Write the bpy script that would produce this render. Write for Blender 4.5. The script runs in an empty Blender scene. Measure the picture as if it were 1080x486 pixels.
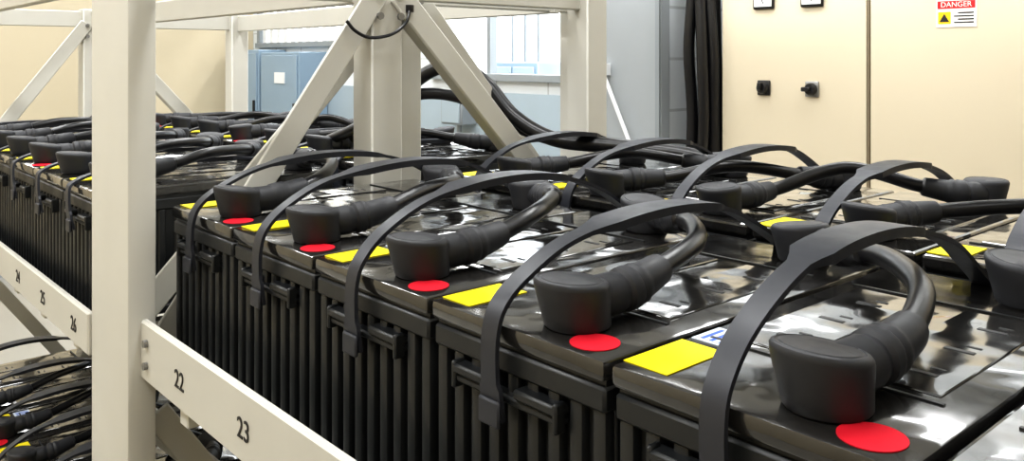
import bpy, bmesh, math, random
from mathutils import Vector, Matrix
random.seed(4)
S=0.19; ZC=1.45; FL=-ZC/S; CE=8.0
scene=bpy.context.scene
scene.view_settings.view_transform='Standard'
try: scene.view_settings.look='Medium High Contrast'
except Exception as e: print('look',e)
# ---------------------------------------------------------------- materials
def lin(c):
    return tuple(((v/255)/12.92 if v/255<=.04045 else ((v/255+.055)/1.055)**2.4) for v in c)
def mat(name,rgb,rough=.5,metal=0,bs=0,bd=0.001,bstr=.3,var=0,vs=8,rv=0,coat=0,spec=.5,bs2=0):
    m=bpy.data.materials.new(name); m.use_nodes=True; nt=m.node_tree; n=nt.nodes; b=n['Principled BSDF']
    c=lin(rgb); b.inputs['Base Color'].default_value=(*c,1); b.inputs['Roughness'].default_value=rough
    b.inputs['Metallic'].default_value=metal; b.inputs['Coat Weight'].default_value=coat
    b.inputs['Coat Roughness'].default_value=.05; b.inputs['Specular IOR Level'].default_value=spec
    tc=n.new('ShaderNodeTexCoord')
    if bs:
        t=n.new('ShaderNodeTexNoise'); t.inputs['Scale'].default_value=bs; t.inputs['Detail'].default_value=2 if bs2 else 3
        nt.links.new(tc.outputs['Object'],t.inputs['Vector'])
        bu=n.new('ShaderNodeBump'); bu.inputs['Strength'].default_value=bstr; bu.inputs['Distance'].default_value=bd
        nt.links.new(t.outputs['Fac'],bu.inputs['Height']); nt.links.new(bu.outputs['Normal'],b.inputs['Normal'])
        if bs2:
            nt.links.new(bu.outputs['Normal'],b.inputs['Coat Normal'])
    if var or rv:
        t=n.new('ShaderNodeTexNoise'); t.inputs['Scale'].default_value=vs; t.inputs['Detail'].default_value=5
        nt.links.new(tc.outputs['Object'],t.inputs['Vector'])
        if var:
            r=n.new('ShaderNodeMix'); r.data_type='RGBA'
            r.inputs[6].default_value=(*[x*(1-var) for x in c],1); r.inputs[7].default_value=(*[min(1,x*(1+var)) for x in c],1)
            nt.links.new(t.outputs['Fac'],r.inputs[0]); nt.links.new(r.outputs[2],b.inputs['Base Color'])
        if rv:
            q=n.new('ShaderNodeMapRange'); q.inputs[1].default_value=.35;q.inputs[2].default_value=.7
            q.inputs[3].default_value=max(.02,rough-rv); q.inputs[4].default_value=rough+rv
            nt.links.new(t.outputs['Fac'],q.inputs[0]); nt.links.new(q.outputs[0],b.inputs['Roughness'])
            if bs2:
                q2=n.new('ShaderNodeMapRange'); q2.inputs[1].default_value=.42;q2.inputs[2].default_value=.66
                q2.inputs[3].default_value=.03; q2.inputs[4].default_value=.22
                nt.links.new(t.outputs['Fac'],q2.inputs[0]); nt.links.new(q2.outputs[0],b.inputs['Coat Roughness'])
    return m
def blockmat(name,rgb):
    m=mat(name,rgb,.6); nt=m.node_tree;n=nt.nodes;b=n['Principled BSDF']
    tc=n.new('ShaderNodeTexCoord')
    sx=n.new('ShaderNodeSeparateXYZ'); cx=n.new('ShaderNodeCombineXYZ'); ad=n.new('ShaderNodeMath'); ad.operation='ADD'
    nt.links.new(tc.outputs['Object'],sx.inputs[0]); nt.links.new(sx.outputs[0],ad.inputs[0]); nt.links.new(sx.outputs[1],ad.inputs[1])
    nt.links.new(ad.outputs[0],cx.inputs[0]); nt.links.new(sx.outputs[2],cx.inputs[1])
    br=n.new('ShaderNodeTexBrick'); br.inputs['Scale'].default_value=1; br.inputs['Brick Width'].default_value=.4; br.inputs['Row Height'].default_value=.2
    br.inputs['Mortar Size'].default_value=.006
    c=lin(rgb); br.inputs['Color1'].default_value=(*c,1); br.inputs['Color2'].default_value=(*[x*.95 for x in c],1); br.inputs['Mortar'].default_value=(*[x*.7 for x in c],1)
    nt.links.new(cx.outputs[0],br.inputs['Vector']); nt.links.new(br.outputs['Color'],b.inputs['Base Color'])
    return m
M={}
M['lid']=mat('glossy_black_lid',(38,37,36),.16,bs=10,bd=.013,bstr=.45,rv=.06,vs=18,coat=1.0,bs2=1,var=.4)
M['case']=mat('black_case_plastic',(34,36,38),.42,bs=60,bd=.0005,bstr=.2,rv=.08,vs=30,spec=.45)
M['rubber']=mat('black_rubber',(46,47,51),.52,bs=120,bd=.0004,bstr=.25,rv=.06,vs=40,spec=.4)
M['strap']=mat('strap_rubber',(47,49,56),.46,bs=90,bd=.0004,bstr=.2,rv=.08,vs=30,spec=.4)
M['cable']=mat('cable_jacket',(24,24,27),.3,bs=90,bd=.0004,bstr=.15)
M['red']=mat('red_sticker',(215,30,50),.6,spec=.25)
M['yellow']=mat('yellow_sticker',(238,220,10),.5,var=.05,vs=60,spec=.3)
M['label']=mat('white_label',(205,214,228),.4)
M['blue']=mat('blue_print',(40,90,190),.4)
M['rack']=mat('cream_rack_paint',(200,198,190),.42,bs=40,bd=.0006,bstr=.15,var=.06,vs=9)
M['ink']=mat('black_ink',(35,33,33),.6)
M['bolt']=mat('zinc_bolt',(150,150,150),.35,metal=.9)
M['beige']=mat('beige_wall_paint',(206,193,166),.6,bs=60,bd=.0006,bstr=.1,var=.03,vs=3)
M['cab']=mat('beige_cabinet_paint',(220,208,184),.42,bs=90,bd=.0004,bstr=.12,var=.03,vs=2)
M['cabgap']=mat('cabinet_seam',(120,108,88),.6)
M['blk']=mat('switch_black',(28,28,30),.4)
M['steel']=mat('switch_steel',(150,150,150),.3,metal=.8)
M['glass_w']=mat('meter_face',(235,240,240),.2)
M['sign']=mat('sign_white',(240,238,235),.4)
M['signred']=mat('sign_red',(200,30,35),.4)
M['signyel']=mat('sign_yellow',(250,205,30),.4)
M['block']=blockmat('white_block_wall',(225,230,234))
M['bluegrey']=mat('bluegrey_paint',(160,174,184),.5,var=.04,vs=4)
M['elec']=mat('electrical_panel_grey',(138,160,180),.42,var=.04,vs=5)
M['column']=mat('grey_column_paint',(156,161,165),.5,var=.05,vs=4)
M['frame']=mat('window_frame_grey',(140,146,150),.45)
M['white']=mat('white_trim',(232,234,236),.45)
M['floor']=mat('epoxy_floor',(158,156,150),.3,bs=20,bd=.0008,bstr=.1,var=.1,vs=2)
M['ceil']=mat('ceiling_paint',(215,217,218),.8,var=.02)
def glow(name,st):
    em=bpy.data.materials.new(name); em.use_nodes=True
    eb=em.node_tree.nodes['Principled BSDF']; eb.inputs['Emission Color'].default_value=(.95,.98,1,1); eb.inputs['Emission Strength'].default_value=st; return em
M['glow']=glow('tube_glow',6); M['glow2']=glow('added_strip_glow',7)  # second glow is for the strips added to reflect in the lids
# ---------------------------------------------------------------- mesh builder
class MB:
    def __init__(s): s.v=[];s.f=[];s.m=[];s.sm=[];s.slots=[]
    def slot(s,k):
        if k not in s.slots: s.slots.append(k)
        return s.slots.index(k)
    def raw(s,vs,fs,k,smooth=False):
        o=len(s.v); s.v+= [tuple(v) for v in vs]; i=s.slot(k)
        for f in fs: s.f.append([a+o for a in f]); s.m.append(i); s.sm.append(smooth)
    def bm(s,bm,k,smooth=False):
        bm.verts.index_update()
        s.raw([v.co.copy() for v in bm.verts],[[v.index for v in f.verts] for f in bm.faces],k,smooth); bm.free()
    def box(s,x0,x1,y0,y1,z0,z1,k,bev=0,seg=1,rot=None):
        bm=bmesh.new(); bmesh.ops.create_cube(bm,size=1)
        for v in bm.verts: v.co=Vector(((v.co.x+.5)*(x1-x0)+x0,(v.co.y+.5)*(y1-y0)+y0,(v.co.z+.5)*(z1-z0)+z0))
        if bev: bmesh.ops.bevel(bm,geom=bm.edges[:],offset=bev,segments=seg,affect='EDGES',profile=.5)
        if rot: bmesh.ops.transform(bm,matrix=rot,verts=bm.verts)
        s.bm(bm,k)
    def bar(s,p0,p1,w,t,k,side=(0,1,0),bev=.01):
        p0=Vector(p0);p1=Vector(p1);a=(p1-p0);L=a.length;a.normalize();b=Vector(side);b=(b-a*b.dot(a)).normalized();c=a.cross(b)
        R=Matrix((( a.x,b.x,c.x,p0.x),(a.y,b.y,c.y,p0.y),(a.z,b.z,c.z,p0.z),(0,0,0,1)))
        s.box(0,L,-t/2,t/2,-w/2,w/2,k,bev,1,R)
    def lathe(s,prof,k,c=(0,0,0),seg=28,axis='z',tilt=None):
        vs=[];fs=[]
        n=len(prof)
        for r,z in prof:
            for i in range(seg):
                a=2*math.pi*i/seg; x,y=r*math.cos(a),r*math.sin(a)
                p=Vector((x,y,z)) if axis=='z' else (Vector((z,x,y)) if axis=='x' else Vector((x,z,y)))
                if tilt: p=tilt(p)
                vs.append(p+Vector(c))
        for j in range(n-1):
            for i in range(seg):
                a=j*seg+i;b=j*seg+(i+1)%seg
                fs.append((a,b,b+seg,a+seg))
        fs.append(tuple(range(seg))[::-1]); fs.append(tuple((n-1)*seg+i for i in range(seg)))
        s.raw(vs,fs,k,True)
    def tube(s,pts,rad,k,seg=14,cap=True):
        pts=[Vector(p) for p in pts]; n=len(pts)
        if not isinstance(rad,list): rad=[rad]*n
        ks=k if isinstance(k,list) else [k]*n
        vs=[]; up=Vector((0,0,1)); t0=(pts[1]-pts[0]).normalized()
        if abs(t0.z)>.9: up=Vector((1,0,0))
        nrm=(up-t0*up.dot(t0)).normalized()
        for j in range(n):
            t=(pts[min(j+1,n-1)]-pts[max(j-1,0)]).normalized()
            nrm=(nrm-t*nrm.dot(t)).normalized(); bi=t.cross(nrm)
            for i in range(seg):
                a=2*math.pi*i/seg; vs.append(pts[j]+(nrm*math.cos(a)+bi*math.sin(a))*rad[j])
        o=len(s.v); s.v+=[tuple(v) for v in vs]
        for j in range(n-1):
            sl=s.slot(ks[j])
            for i in range(seg):
                a=j*seg+i;b=j*seg+(i+1)%seg; s.f.append([a+o,b+o,b+seg+o,a+seg+o]); s.m.append(sl); s.sm.append(True)
        for f in (list(range(seg))[::-1],[(n-1)*seg+i for i in range(seg)]):
            s.f.append([a+o for a in f]); s.m.append(s.slot(ks[0])); s.sm.append(True)
    def text(s,txt,size,mtx,k,ext=.002):
        cu=bpy.data.curves.new('t','FONT'); cu.body=txt; cu.size=size; cu.extrude=ext; cu.align_x='CENTER'; cu.align_y='CENTER'
        ob=bpy.data.objects.new('t',cu); scene.collection.objects.link(ob); bpy.context.view_layer.update()
        me=bpy.data.meshes.new_from_object(ob.evaluated_get(bpy.context.evaluated_depsgraph_get()))
        s.raw([mtx@v.co for v in me.vertices],[list(p.vertices) for p in me.polygons],k)
        bpy.data.objects.remove(ob); bpy.data.curves.remove(cu); bpy.data.meshes.remove(me)
    def mesh(s,name):
        me=bpy.data.meshes.new(name); me.from_pydata(s.v,[],s.f)
        for k in s.slots: me.materials.append(M[k])
        me.polygons.foreach_set('material_index',s.m); me.polygons.foreach_set('use_smooth',s.sm)
        me.validate(); me.update()
        if any(s.sm): 
            try: me.set_sharp_from_angle(angle=math.radians(38))
            except Exception: pass
        return me
def put(name,me,loc=(0,0,0),parent=None):
    o=bpy.data.objects.new(name,me); scene.collection.objects.link(o); o.location=loc
    if parent: o.parent=parent
    return o
def crom(P,n=10):
    P=[Vector(p) for p in P]; Q=[P[0]*2-P[1]]+P+[P[-1]*2-P[-2]]; out=[]
    for i in range(1,len(Q)-2):
        for j in range(n):
            t=j/n;a,b,c,d=Q[i-1],Q[i],Q[i+1],Q[i+2]
            out.append(.5*((2*b)+(c-a)*t+(2*a-5*b+4*c-d)*t*t+(3*b-a-3*c+d)*t**3))
    out.append(P[-1]); return out
def textM(x,y,z):
    return Matrix(((0,0,-1,x),(-1,0,0,y),(0,1,0,z),(0,0,0,1)))
# ---------------------------------------------------------------- battery
W=.965; D=2.0; PITCH=.995
def battery(var,labels=True,low=False,red=True):
    b=MB(); r=random.Random(var)
    b.box(0,D,0,W,-.075,0,'lid',.018,2)
    b.box(.52,1.48,.13,.42,-.01,.007,'lid',.005,1); b.box(.52,1.48,.58,.86,-.01,.007,'lid',.005,1)
    b.box(.46,.475,.1,.9,-.01,.006,'case'); b.box(1.525,1.54,.1,.9,-.01,.006,'case')
    for i in range(3):
        for yy in(.20,.66):
            b.box(.66+i*.3,.685+i*.3,yy,yy+.10,.004,.0095,'case',.002)
            b.box(.73+i*.3,.745+i*.3,yy,yy+.05,.004,.0095,'case',.002)
    b.box(.03,D-.03,.015,W-.015,-.10,-.07,'case')
    b.box(.012,D-.012,.006,W-.006,-.185,-.095,'case',.012,1)
    b.box(.065,D-.065,.03,W-.03,-1.0,-.18,'case',.01,1)
    b.box(.03,D-.03,.012,W-.012,-1.0,-.93,'case',.01,1)
    n=9
    for i in range(n):
        y=.045+i*(W-.09)/(n-1)
        for x0,x1 in((.024,.08),(D-.08,D-.024)):
            b.box(x0,x1,y-.032,y+.032,-.95,-.18,'case',.016,2)
    for i in range(15):
        x=.10+i*(D-.2)/14
        b.box(x-.03,x+.03,.008,.04,-.95,-.18,'case',.01,1); b.box(x-.03,x+.03,W-.04,W-.008,-.95,-.18,'case',.01,1)
    for sx in(0,1):
        def B(x0,x1,*a):
            if sx: x0,x1=D-x1,D-x0
            b.box(x0,x1,*a)
        B(-.025,.05,.20,.43,-.25,-.21,'case',.01,1); B(-.025,.05,.60,.80,-.25,-.21,'case',.01,1)
        B(-.012,.05,.20,.80,-.285,-.25,'case',.01,1)
        B(-.025,.03,.20,.225,-.31,-.20,'case',.008,1); B(-.025,.03,.775,.80,-.31,-.20,'case',.008,1)
    SY=.515
    h=.93+r.uniform(-.10,.07); lean=r.uniform(-.06,.04); sk=r.uniform(-.10,.05)
    if low: h=.30; lean=.16
    P=[(-.035,0,-.34),(-.05,0,-.2),(-.045,0,-.04),(.0,0,.07 if not low else .01),(.13,0,.19*h),(.37,0,.305*h),(.72+sk,0,.365*h),(1.05+sk,0,.375*h),(1.36+sk,0,.335*h),(1.60,0,.245*h),(1.83,0,.11*h),(1.99,0,-.01 if not low else .015),(2.04,0,-.16),(2.03,0,-.34)]
    C=crom(P,6); L=len(C); vs=[];fs=[]
    for j,c in enumerate(C):
        u=j/(L-1); t=(C[min(j+1,L-1)]-C[max(j-1,0)]).normalized(); nn=Vector((-t.z,0,t.x))
        if j==0: nprev=nn
        if nn.dot(nprev)<0: nn=-nn
        nprev=nn
        k=min(1,max(0,(.105-abs(u-.52))/.02))
        hw=.043+.037*k; th=.010+.009*k
        if u<.07 or u>.93: hw=.056
        y=SY+lean*math.sin(math.pi*u)
        for a,bb in((-1,-1),(1,-1),(1,1),(-1,1)):
            vs.append(Vector((c.x,y+a*hw,c.z))+nn*bb*th)
    for j in range(L-1):
        for i in range(4):
            a=j*4+i;q=j*4+(i+1)%4; fs.append((a,q,q+4,a+4))
    fs.append((3,2,1,0)); e=(L-1)*4; fs.append((e,e+1,e+2,e+3)); b.raw(vs,fs,'strap',False)
    b.box(-.07,-.05,SY-.06,SY+.06,-.36,-.26,'strap',.008,1)
    if labels:
        if red: b.lathe([(.09,0),(.09,.003)],'red',(.115,.145,.001),32)
        dy=r.uniform(-.01,0)
        b.box(.055,.37,.785+dy,.965+dy,.0005,.0035,'yellow')
        if var%2==0:
            b.box(.41,.58,.82,.945,.0005,.0035,'label')
            for q in range(3): b.box(.43,.56,.832+q*.037,.848+q*.037,.0035,.0045,'blue')
    return b.mesh('battery_mesh')
BV=[battery(i) for i in range(6)]
B2=[battery(i*2+1,True,False,False) for i in range(4)]
BL=[battery(i+10,True,True,i==0) for i in range(3)]
BN=battery(21,False)
# ---------------------------------------------------------------- cable link with terminal boots
def boot(b,c,d,rs=1,lx=0):
    d=Vector((d[0],d[1],0)).normalized()
    def sh(p):
        q=p.copy(); f=max(0,p.z)/.17
        q-=Vector((d.x,d.y,0))*(.030*f)
        if p.z>.09: q.z+= .16*(p.x*d.x+p.y*d.y)*lx*min(1,(p.z-.09)/.05)
        return q
    b.lathe([(.118*rs,.0),(.124*rs,.008),(.127*rs,.04),(.131*rs,.08),(.137*rs,.12),(.140*rs,.150),(.139*rs,.164),(.132*rs,.174),(.122*rs,.178),(.119*rs,.175),(.112*rs,.175),(.108*rs,.179),(.05*rs,.182),(.001,.182)],'rubber',c,40,'z',sh)
def link(P,rr=.045,seed=0):
    r=random.Random(seed)
    b=MB(); boot(b,(P[0][0],P[0][1],.004),Vector(P[1])-Vector(P[0]),1.03,r.choice([-.5,-.9,.5])); boot(b,(P[-1][0],P[-1][1],.004),Vector(P[-2])-Vector(P[-1]),1.0,r.choice([0,.7,-.8]))
    C=crom(P,10); acc=[0]
    for i in range(1,len(C)): acc.append(acc[-1]+(C[i]-C[i-1]).length)
    T=acc[-1]; N=150; pts=[];rad=[];ks=[]
    for j in range(N+1):
        s=T*j/N
        i=max(1,next((q for q in range(len(acc)) if acc[q]>=s-1e-9),len(acc)-1))
        f=(s-acc[i-1])/max(1e-9,acc[i]-acc[i-1]); pts.append(C[i-1].lerp(C[i],min(1,f)))
        e=min(s,T-s)
        if e<.19: q=.082
        elif e<.205: q=.074
        elif e<.26: q=.088
        elif e<.275: q=.080
        elif e<.30: q=.084
        elif e<.45: q=.076-.012*(e-.30)/.15
        elif e<.465: q=.062
        else: q=rr
        rad.append(q); ks.append('rubber' if e<.46 else 'cable')
    b.tube(pts,rad,ks,16)
    return b.mesh('cable_mesh')
FX=.21; FY=.322
def L1(j):
    r=random.Random(j); q=lambda a=.03:r.uniform(-a,a)
    return link([(FX,FY,.09),(.42,FY-.03,.10),(.64+q(),FY-.05+q(),.135),(1.02+q(),.42+q(.05),.18+q(.02)),(1.40,.68+q(.04),.17),(1.62,.92,.135),(1.74,1.12,.105),(1.78,1.28,.09)],seed=j)
def L2(j):
    r=random.Random(j+50); q=lambda a=.03:r.uniform(-a,a)
    s=[.0,.16,-.1,.08][j]
    return link([(FX,FY+.995,.09),(.42,1.25,.10),(.66+s*.3,1.12+s*.6,.12),(1.0+s,.80+s,.15+abs(s)*.6),(1.36+s*.4,.48+s*.6,.14),(1.57,.34,.10),(1.76,.29,.09)],seed=j+9)
K1=[L1(i) for i in range(4)]; K2=[L2(i) for i in range(4)]
def rowof(x0,y0,n,zt,links,rnd=0,pool=BV,blank=()):
    for k in range(n):
        y=y0+k*PITCH
        put('lead_acid_battery',BN if k in blank else pool[(k*5+rnd)%len(pool)],(x0,y,zt))
        if k<n-1: put('battery_cable',links[(k+rnd)%4],(x0,y,zt))
for tier in(0,-3.3):
    rowof(2.08,.90-3*PITCH,8,-1+tier,K1,5,BV,(0,1,2))
    rowof(4.45,.90-3*PITCH,8,-1+tier,K2,1,B2)
    rowof(1.86,6.78,7,-1+tier,K1,2,BL if tier==0 else BV)
    rowof(4.25,6.78,7,-1+tier,K2,3,BL)
y4=.90+4*PITCH
bl=link([(2.08+FX,y4+FY,.09),(2.52,y4+.31,.10),(2.9,y4+.45,.16),(3.3,y4+.95,.2),(3.5,y4+1.55,.18),(3.62,y4+2.0,.12),(3.65,y4+2.18,.10)])
put('battery_cable',bl,(0,0,-1))
# ---------------------------------------------------------------- racks
def rack(name,xf,xm,xrd,frames,beams,texts,x0r,rearz):
    root=bpy.data.objects.new(name,None); scene.collection.objects.link(root)
    for i,Y in enumerate(frames):
        b=MB(); w=.15; xr=xrd[Y]; m=xm[Y]
        if not (Y in(6.08,6.52)): b.box(xf,xf+.28,Y-w,Y+w,FL,.78,'rack',.015)
        b.box(m-.15,m+.15,Y-w,Y+w,FL,.78,'rack',.015)
        b.box(xr-.15,xr+.15,Y-w,Y+w,FL,1.25,'rack',.015)
        for x in(m,xr): b.box(x-.22,x+.22,Y-.2,Y+.2,FL,FL+.05,'rack',.01)
        b.box(xf+.2,xr,Y-.05,Y+.05,.50,.75,'rack',.012)
        for t in(0,-3.3): b.box(xf+.1,xr,Y-.05,Y+.05,-2.3+t,-2.06+t,'rack',.012)
        for sx,xe in((-1,xf+.2),(1,xr)):
            p0=Vector((m+sx*.10,Y-w-.02,.55)); p1=Vector((xe,Y-w-.02,-2.0))
            b.bar(p0,p1,.20,.03,'rack',(0,1,0)); 
            d=(p1-p0).normalized(); nn=Vector((-d.z,0,d.x)); nn=nn if nn.z>0 else -nn
            b.bar(p0-nn*.09+Vector((0,.07,0)),p1-nn*.09+Vector((0,.07,0)),.03,.15,'rack',(0,1,0))
            p0=Vector((xe,Y-w-.02,-2.4)); p1=Vector((m,Y-w-.02,-5.2)); b.bar(p0,p1,.18,.03,'rack',(0,1,0))
        for zz in(.35,.52):
            for xx in(-.1,.1): b.lathe([(.03,0),(.03,-.03),(.001,-.03)],'bolt',(m+xx,Y-w-.035,zz),8,'y')
        put('end_frame_%d'%(i+1),b.mesh('end_frame'),parent=root)
    b=MB(); ya,yb,zt,zb,xb=beams; m=xm[frames[-1]]; xr=xrd[frames[-1]]
    for t in(0,-3.3):
        b.box(xb,xb+.05,ya,yb,zb+t,zt+t,'rack',.012)
        b.box(xb+.03,xb+.4,ya,yb,-2.06+t,-2.02+t,'rack',.008)
        for x in(x0r[0]+1.8,x0r[1]+.1,x0r[1]+1.7): b.box(x,x+.2,ya,yb,-2.06+t,-2.005+t,'rack',.008)
        n=int((yb-ya)/1.0)
        for i in range(n):
            y=ya+.5+i*1.0
            b.box(xb+.05,xr,y-.06,y+.06,-2.16+t,-2.06+t,'rack',.008)
    for x,dz in ((xb+.05,0),(m-.04,0),(xr-.04,rearz)): b.box(x,x+.08,ya,yb,.48+dz,.75+dz,'rack',.012)
    for s,y,z in texts: b.text(s,.15,textM(xb-.003,y,z),'ink')
    put('longitudinal_beams',b.mesh('beams'),parent=root)
    return root
rk=rack('battery_rack',1.80,{6.08:3.87,-2.5:3.87},{6.08:6.42,-2.5:6.6},[6.08,-2.5],(-2.5,5.60,-1.66,-2.03,1.80),[('22',4.93,-1.86),('23',4.06,-1.86)],(2.08,4.45),.5)
lk=rack('battery_rack',1.70,{6.52:4.38,14.5:3.9},{6.52:6.75,14.5:6.30},[6.52,14.5],(6.40,14.5,-1.78,-2.08,1.70),[('26',6.75,-1.94),('25',7.66,-1.94),('24',8.55,-1.94)],(1.86,4.25),0)
b=MB()
b.box(1.72,1.90,5.60,6.39,FL,.80,'rack',.02,2)
b.box(1.72,1.97,5.62,6.38,FL,FL+.06,'rack',.01)
b.box(1.88,2.0,5.95,6.6,-2.3,-2.06,'rack',.01)
for z in(-1.78,-1.92): b.lathe([(.025,0),(.025,-.025),(.001,-.025)],'bolt',(1.80,5.48,z),8,'x')
put('front_post',b.mesh('front_post'),parent=rk)
b=MB(); b.tube(crom([(3.45,5.87,.30),(3.52,5.85,.22),(3.65,5.84,.17),(3.85,5.84,.2),(4.0,5.85,.30),(4.06,5.87,.44)],8),.014,'cable',8)
b.lathe([(.035,-.03),(.035,.03)],'cable',(4.06,5.88,.42),12)
put('hanging_wire',b.mesh('wire'),parent=rk)
# heavy jumper cables between the racks, each ending in a boot
b=MB(); boot(b,(6.22,4.30,-.996),(-.3,.9),1); b.tube(crom([(4.72,8.3,-.90),(4.8,7.8,-.78),(4.95,7.3,-.35),(5.1,7.0,-.12),(5.25,6.75,-.07),(5.37,6.45,-.25),(5.47,6.15,-.56),(5.62,5.75,-.76),(5.85,5.2,-.80),(6.08,4.65,-.84),(6.22,4.32,-.90)],10),.072,'cable',16)
put('jumper_cable',b.mesh('jumper'))
b=MB(); b.tube(crom([(4.55,8.2,-.90),(4.65,7.7,-.72),(4.85,7.35,-.5),(5.05,7.1,-.36),(5.3,6.75,-.4),(5.5,6.3,-.62),(5.75,5.95,-.78),(6.1,5.55,-.85),(6.22,5.32,-.90)],10),.06,'cable',16); boot(b,(6.22,5.30,-.996),(-.3,.9),1)
put('jumper_cable',b.mesh('jumper'))
# ---------------------------------------------------------------- room
X0,X1,Y0,Y1=-9,15.5,-9,34
def simple(name,*a,k='block'):
    b=MB(); b.box(*a,k); return put(name,b.mesh(name))
simple('floor',X0,X1+8,Y0,Y1,FL-.3,FL,k='floor')
simple('ceiling',X0,X1+8,Y0,Y1,CE,CE+.3,k='ceil')
simple('wall_far',X0-.5,X1+8,Y1,Y1+.5,FL,CE,k='beige')
simple('wall_near',X0-.5,X1+8,Y0-.5,Y0,FL,CE,k='beige')
simple('wall_left',X0-.5,X0,Y0,Y1,FL,CE,k='beige')
simple('wall_annex',X1+7.5,X1+8,Y0,Y1,FL,CE,k='block')
b=MB()
wins=[(15.3,21.2,-.62,4.2),(25.6,33.4,.45,4.2)]
b.box(X1,X1+.5,Y0,wins[0][0],FL,CE,'block'); b.box(X1,X1+.5,wins[0][1],wins[1][0],FL,CE,'block'); b.box(X1,X1+.5,wins[1][1],Y1,FL,CE,'block')
for w in wins:
    b.box(X1,X1+.5,w[0],w[1],FL,w[2],'block'); b.box(X1,X1+.5,w[0],w[1],w[3],CE,'block')
b.box(X1-.03,X1,12.3,Y1,FL,-.95,'bluegrey')
put('wall_right',b.mesh('wall_right'))
for i,w in enumerate(wins):
    b=MB(); f=.22
    b.box(X1-.12,X1+.3,w[0],w[0]+f,w[2],w[3],'frame',.01); b.box(X1-.12,X1+.3,w[1]-f,w[1],w[2],w[3],'frame',.01)
    b.box(X1-.2,X1+.3,w[0],w[1],w[2],w[2]+.2,'frame',.01); b.box(X1-.12,X1+.3,w[0],w[1],w[3]-f,w[3],'frame',.01)
    if i==0:
        b.box(X1-.05,X1+.2,18.4,18.55,w[2],w[3],'frame')
    else:
        for q in range(12): b.box(X1,X1+.12,w[0]+.35+q*.62,w[0]+.65+q*.62,w[2]+.2,w[3]-.2,'white',.01)
        b.box(X1-.04,X1+.16,w[0],w[1],1.4,1.52,'frame')
    put('window_%d'%(i+1),b.mesh('window'))
simple('baseboard_far',X0,X1,Y1-.08,Y1,FL,FL+.5,k='column')
b=MB()
b.box(17.5,18.6,18.6,20.9,FL,-.1,'elec',.03); b.box(17.46,17.5,18.75,19.7,-3,-.25,'bluegrey',.01); b.box(17.46,17.5,19.8,20.75,-3,-.25,'bluegrey',.01)
for q in range(3): b.tube([(17.9,19.0+q*.6,-.1),(17.9,19.0+q*.6,CE)],.05,'frame',10)
b.box(18.0,18.5,15.9,16.7,.1,.8,'frame',.03)
b.tube([(18.2,16.3,.8),(18.2,16.3,CE)],.05,'frame',10); b.tube([(18.2,16.3,FL),(18.2,16.3,.1)],.05,'frame',10)
put('annex_switchgear',b.mesh('sw'))
b=MB(); b.box(13.5,13.8,10.75,12.25,FL,CE,'column',.02); b.box(13.8,X1,10.8,12.2,FL,CE,'block'); b.box(13.44,13.5,10.75,10.85,FL,CE,'frame'); b.box(13.4,13.46,10.75,12.25,FL,FL+.5,'frame',.01)
put('wall_column',b.mesh('col'))
b=MB()
for i,(x,y) in enumerate([(13.75,10.20),(13.95,10.05),(13.72,9.92),(14.15,10.2),(13.95,9.84),(14.2,9.95)]):
    r=random.Random(i); pts=[(x+r.uniform(-.06,.06),y+r.uniform(-.06,.06),FL+j*(CE-FL)/12) for j in range(13)]
    b.tube(crom(pts,5),.11,'cable',12)
put('cable_bundle',b.mesh('bundle'))
b=MB(); cx=14.0; ct=2.4
ys=[9.68,6.73,3.78,.83,-2.12,-5.07]
for i in range(5):
    a,c=ys[i+1],ys[i]
    b.box(cx+.04,X1-.02,a,c,FL,ct,'cab',.02)
    b.box(cx,cx+.05,a+.035,c-.035,FL+.5,ct-.08,'cab',.015,2)
    b.box(cx+.0,cx+.04,a-.02,a+.02,FL+.3,ct-.05,'cabgap')
    b.box(cx-.01,cx+.05,a+.03,c-.03,FL,FL+.45,'blk',.01)
root=bpy.data.objects.new('control_cabinet',None); scene.collection.objects.link(root)
put('cabinet_body',b.mesh('cab'),parent=root)
b=MB()
for y in(8.71,7.74):
    z=-.54
    b.box(cx-.05,cx,y-.13,y+.13,z-.14,z+.14,'steel' if y<8 else 'blk',.02,2)
    b.lathe([(.11,0),(.11,-.06),(.09,-.09),(.001,-.09)],'blk',(cx-.05,y,z),20,'x')
    b.box(cx-.22,cx-.12,y-.035,y+.12 if y<8 else y+.035,z-.04,z+.10 if y>8 else z+.04,'blk',.015)
    b.box(cx-.06,cx,y-.22,y+.22,.92,1.38,'blk',.03,2); b.box(cx-.07,cx-.06,y-.18,y+.18,.97,1.34,'glass_w')
    b.bar((cx-.075,y-.02,1.02),(cx-.075,y+.1,1.25),.015,.01,'ink',(1,0,0),0)
b.box(cx-.04,cx,3.95,4.1,-1.2,-.4,'steel',.02)
put('switches_and_meters',b.mesh('swm'),parent=root)
b=MB(); a,c,zl,zh=5.02,5.62,.50,.93; x=cx-.012
b.box(x,cx,a,c,zl,zh,'sign'); b.box(x-.004,x,a+.02,c-.02,zh-.14,zh-.02,'signred')
b.text('DANGER',.115,textM(x-.006,(a+c)/2,zh-.08),'sign',.001)
b.box(x-.004,x,c-.22,c-.03,zl+.05,zl+.24,'signyel')
tri=[(x-.006,c-.125,zl+.21),(x-.006,c-.20,zl+.08),(x-.006,c-.05,zl+.08)]
b.raw(tri,[(0,1,2)],'ink')
for q in range(4): b.box(x-.004,x,a+.04,a+.33-(q%2)*.06,zl+.06+q*.05,zl+.08+q*.05,'ink')
put('danger_sign',b.mesh('sign'),parent=root)
b=MB()
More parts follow.
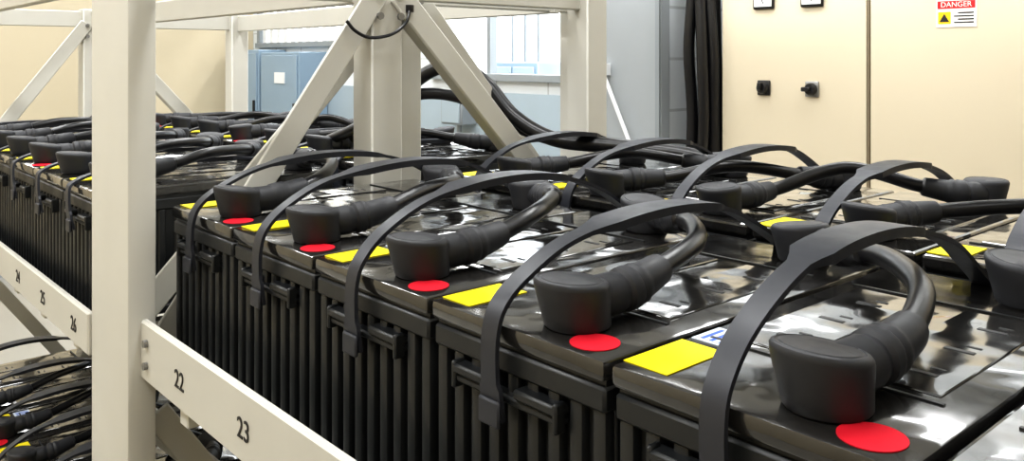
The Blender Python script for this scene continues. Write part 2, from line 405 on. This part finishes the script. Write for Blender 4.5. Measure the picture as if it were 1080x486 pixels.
for a,c,t in((30.9,33.7,.35),(27.6,30.7,.25)):
    b.box(14.3,X1-.05,a,c,FL,t,'elec',.03); b.box(14.25,14.3,a+.1,c-.1,FL+.6,t-.12,'elec',.02)
    b.box(14.18,14.25,a+.2,a+.3,-2.2,-1.6,'blk',.01); b.box(14.22,14.25,a+1,a+1.8,-.9,-.5,'white')
put('electrical_panel',b.mesh('ep'))
b=MB(); b.box(14.9,X1-.03,19.0,20.0,-1.9,-1.0,'frame',.03); b.box(14.86,14.9,19.08,19.92,-1.85,-1.05,'bluegrey',.02)
b.tube([(15.2,19.5,-1.9),(15.2,19.5,FL)],.07,'frame',10); put('junction_box',b.mesh('jb'))
b=MB(); b.bar((13.35,12.2,-.25),(13.35,11.35,-1.9),.08,.05,'white',(1,0,0)); b.box(13.3,13.5,11.2,11.45,-2.1,-1.85,'white',.01); b.box(13.3,13.5,12.08,12.25,-.35,-.1,'white',.01); put('column_brace',b.mesh('brace'))
# ---------------------------------------------------------------- luminaires
def area(loc,sx,sy,p,col=(.985,.99,.985)):
    l=bpy.data.lights.new('tube','AREA'); l.shape='RECTANGLE'; l.size=sx; l.size_y=sy; l.energy=p; l.color=col
    o=bpy.data.objects.new('tube_lamp',l); scene.collection.objects.link(o); o.location=loc; return o
for x in(-3.5,3.5,11.0):
    for y in(-4,4,12,21,29):
        b=MB(); b.box(x-.75,x+.75,y-3.1,y+3.1,CE-.35,CE-.01,'white',.03)
        for q in(-.35,.35): b.tube([(x+q,y-2.9,CE-.42),(x+q,y+2.9,CE-.42)],.07,'glow',10)
        f=put('ceiling_light_fixture',b.mesh('fix'))
        p=17
        if y<0: p=3
        if x<0 and y>0: p=22
        if x>10 and y>0: p=20
        if y>12: p=13
        a=area((x,y,CE-.55),1.2*S,5.8*S,p); a.parent=f
for y in(10,18,29): 
    b=MB(); b.box(18.4,19.6,y-3.1,y+3.1,CE-.35,CE-.01,'white',.03); f=put('ceiling_light_fixture',b.mesh('fix')); a=area((19,y,CE-.5),1.0*S,5.8*S,75); a.parent=f
for y in(2.2,8.6,15.0,21.4):  # added glowing strips, hung out of view to put bright reflections on lids
    b=MB(); x=12.4; z=3.1
    b.box(x-.3,x+.3,y-2.2,y+2.2,z,z+.22,'white',.03); b.box(x-.25,x+.25,y-2.1,y+2.1,z-.10,z,'glow2',.03)
    for q in(-1.6,1.6): b.tube([(x,y+q,z+.2),(x,y+q,CE)],.02,'steel',8)
    put('added_reflection_strip',b.mesh('refl_strip'))
# ---------------------------------------------------------------- scale to metres
done=set()
for o in scene.objects:
    if o.type=='MESH' and o.data.name not in done:
        done.add(o.data.name); o.data.transform(Matrix.Scale(S,4))
    o.location=Vector(o.location)*S
    if o.parent is None: o.location.z+=ZC
w=bpy.data.worlds.new('world'); scene.world=w; w.use_nodes=True; w.node_tree.nodes['Background'].inputs[0].default_value=(.8,.85,.9,1); w.node_tree.nodes['Background'].inputs[1].default_value=.3
cam=bpy.data.cameras.new('camera'); co=bpy.data.objects.new('camera',cam); scene.collection.objects.link(co)
co.location=(0,0,ZC); co.rotation_euler=(math.radians(90),0,-math.radians(41.5)); cam.sensor_width=36; cam.lens=893/1080*36; cam.shift_y=-181/1080; cam.clip_start=.01
scene.camera=co
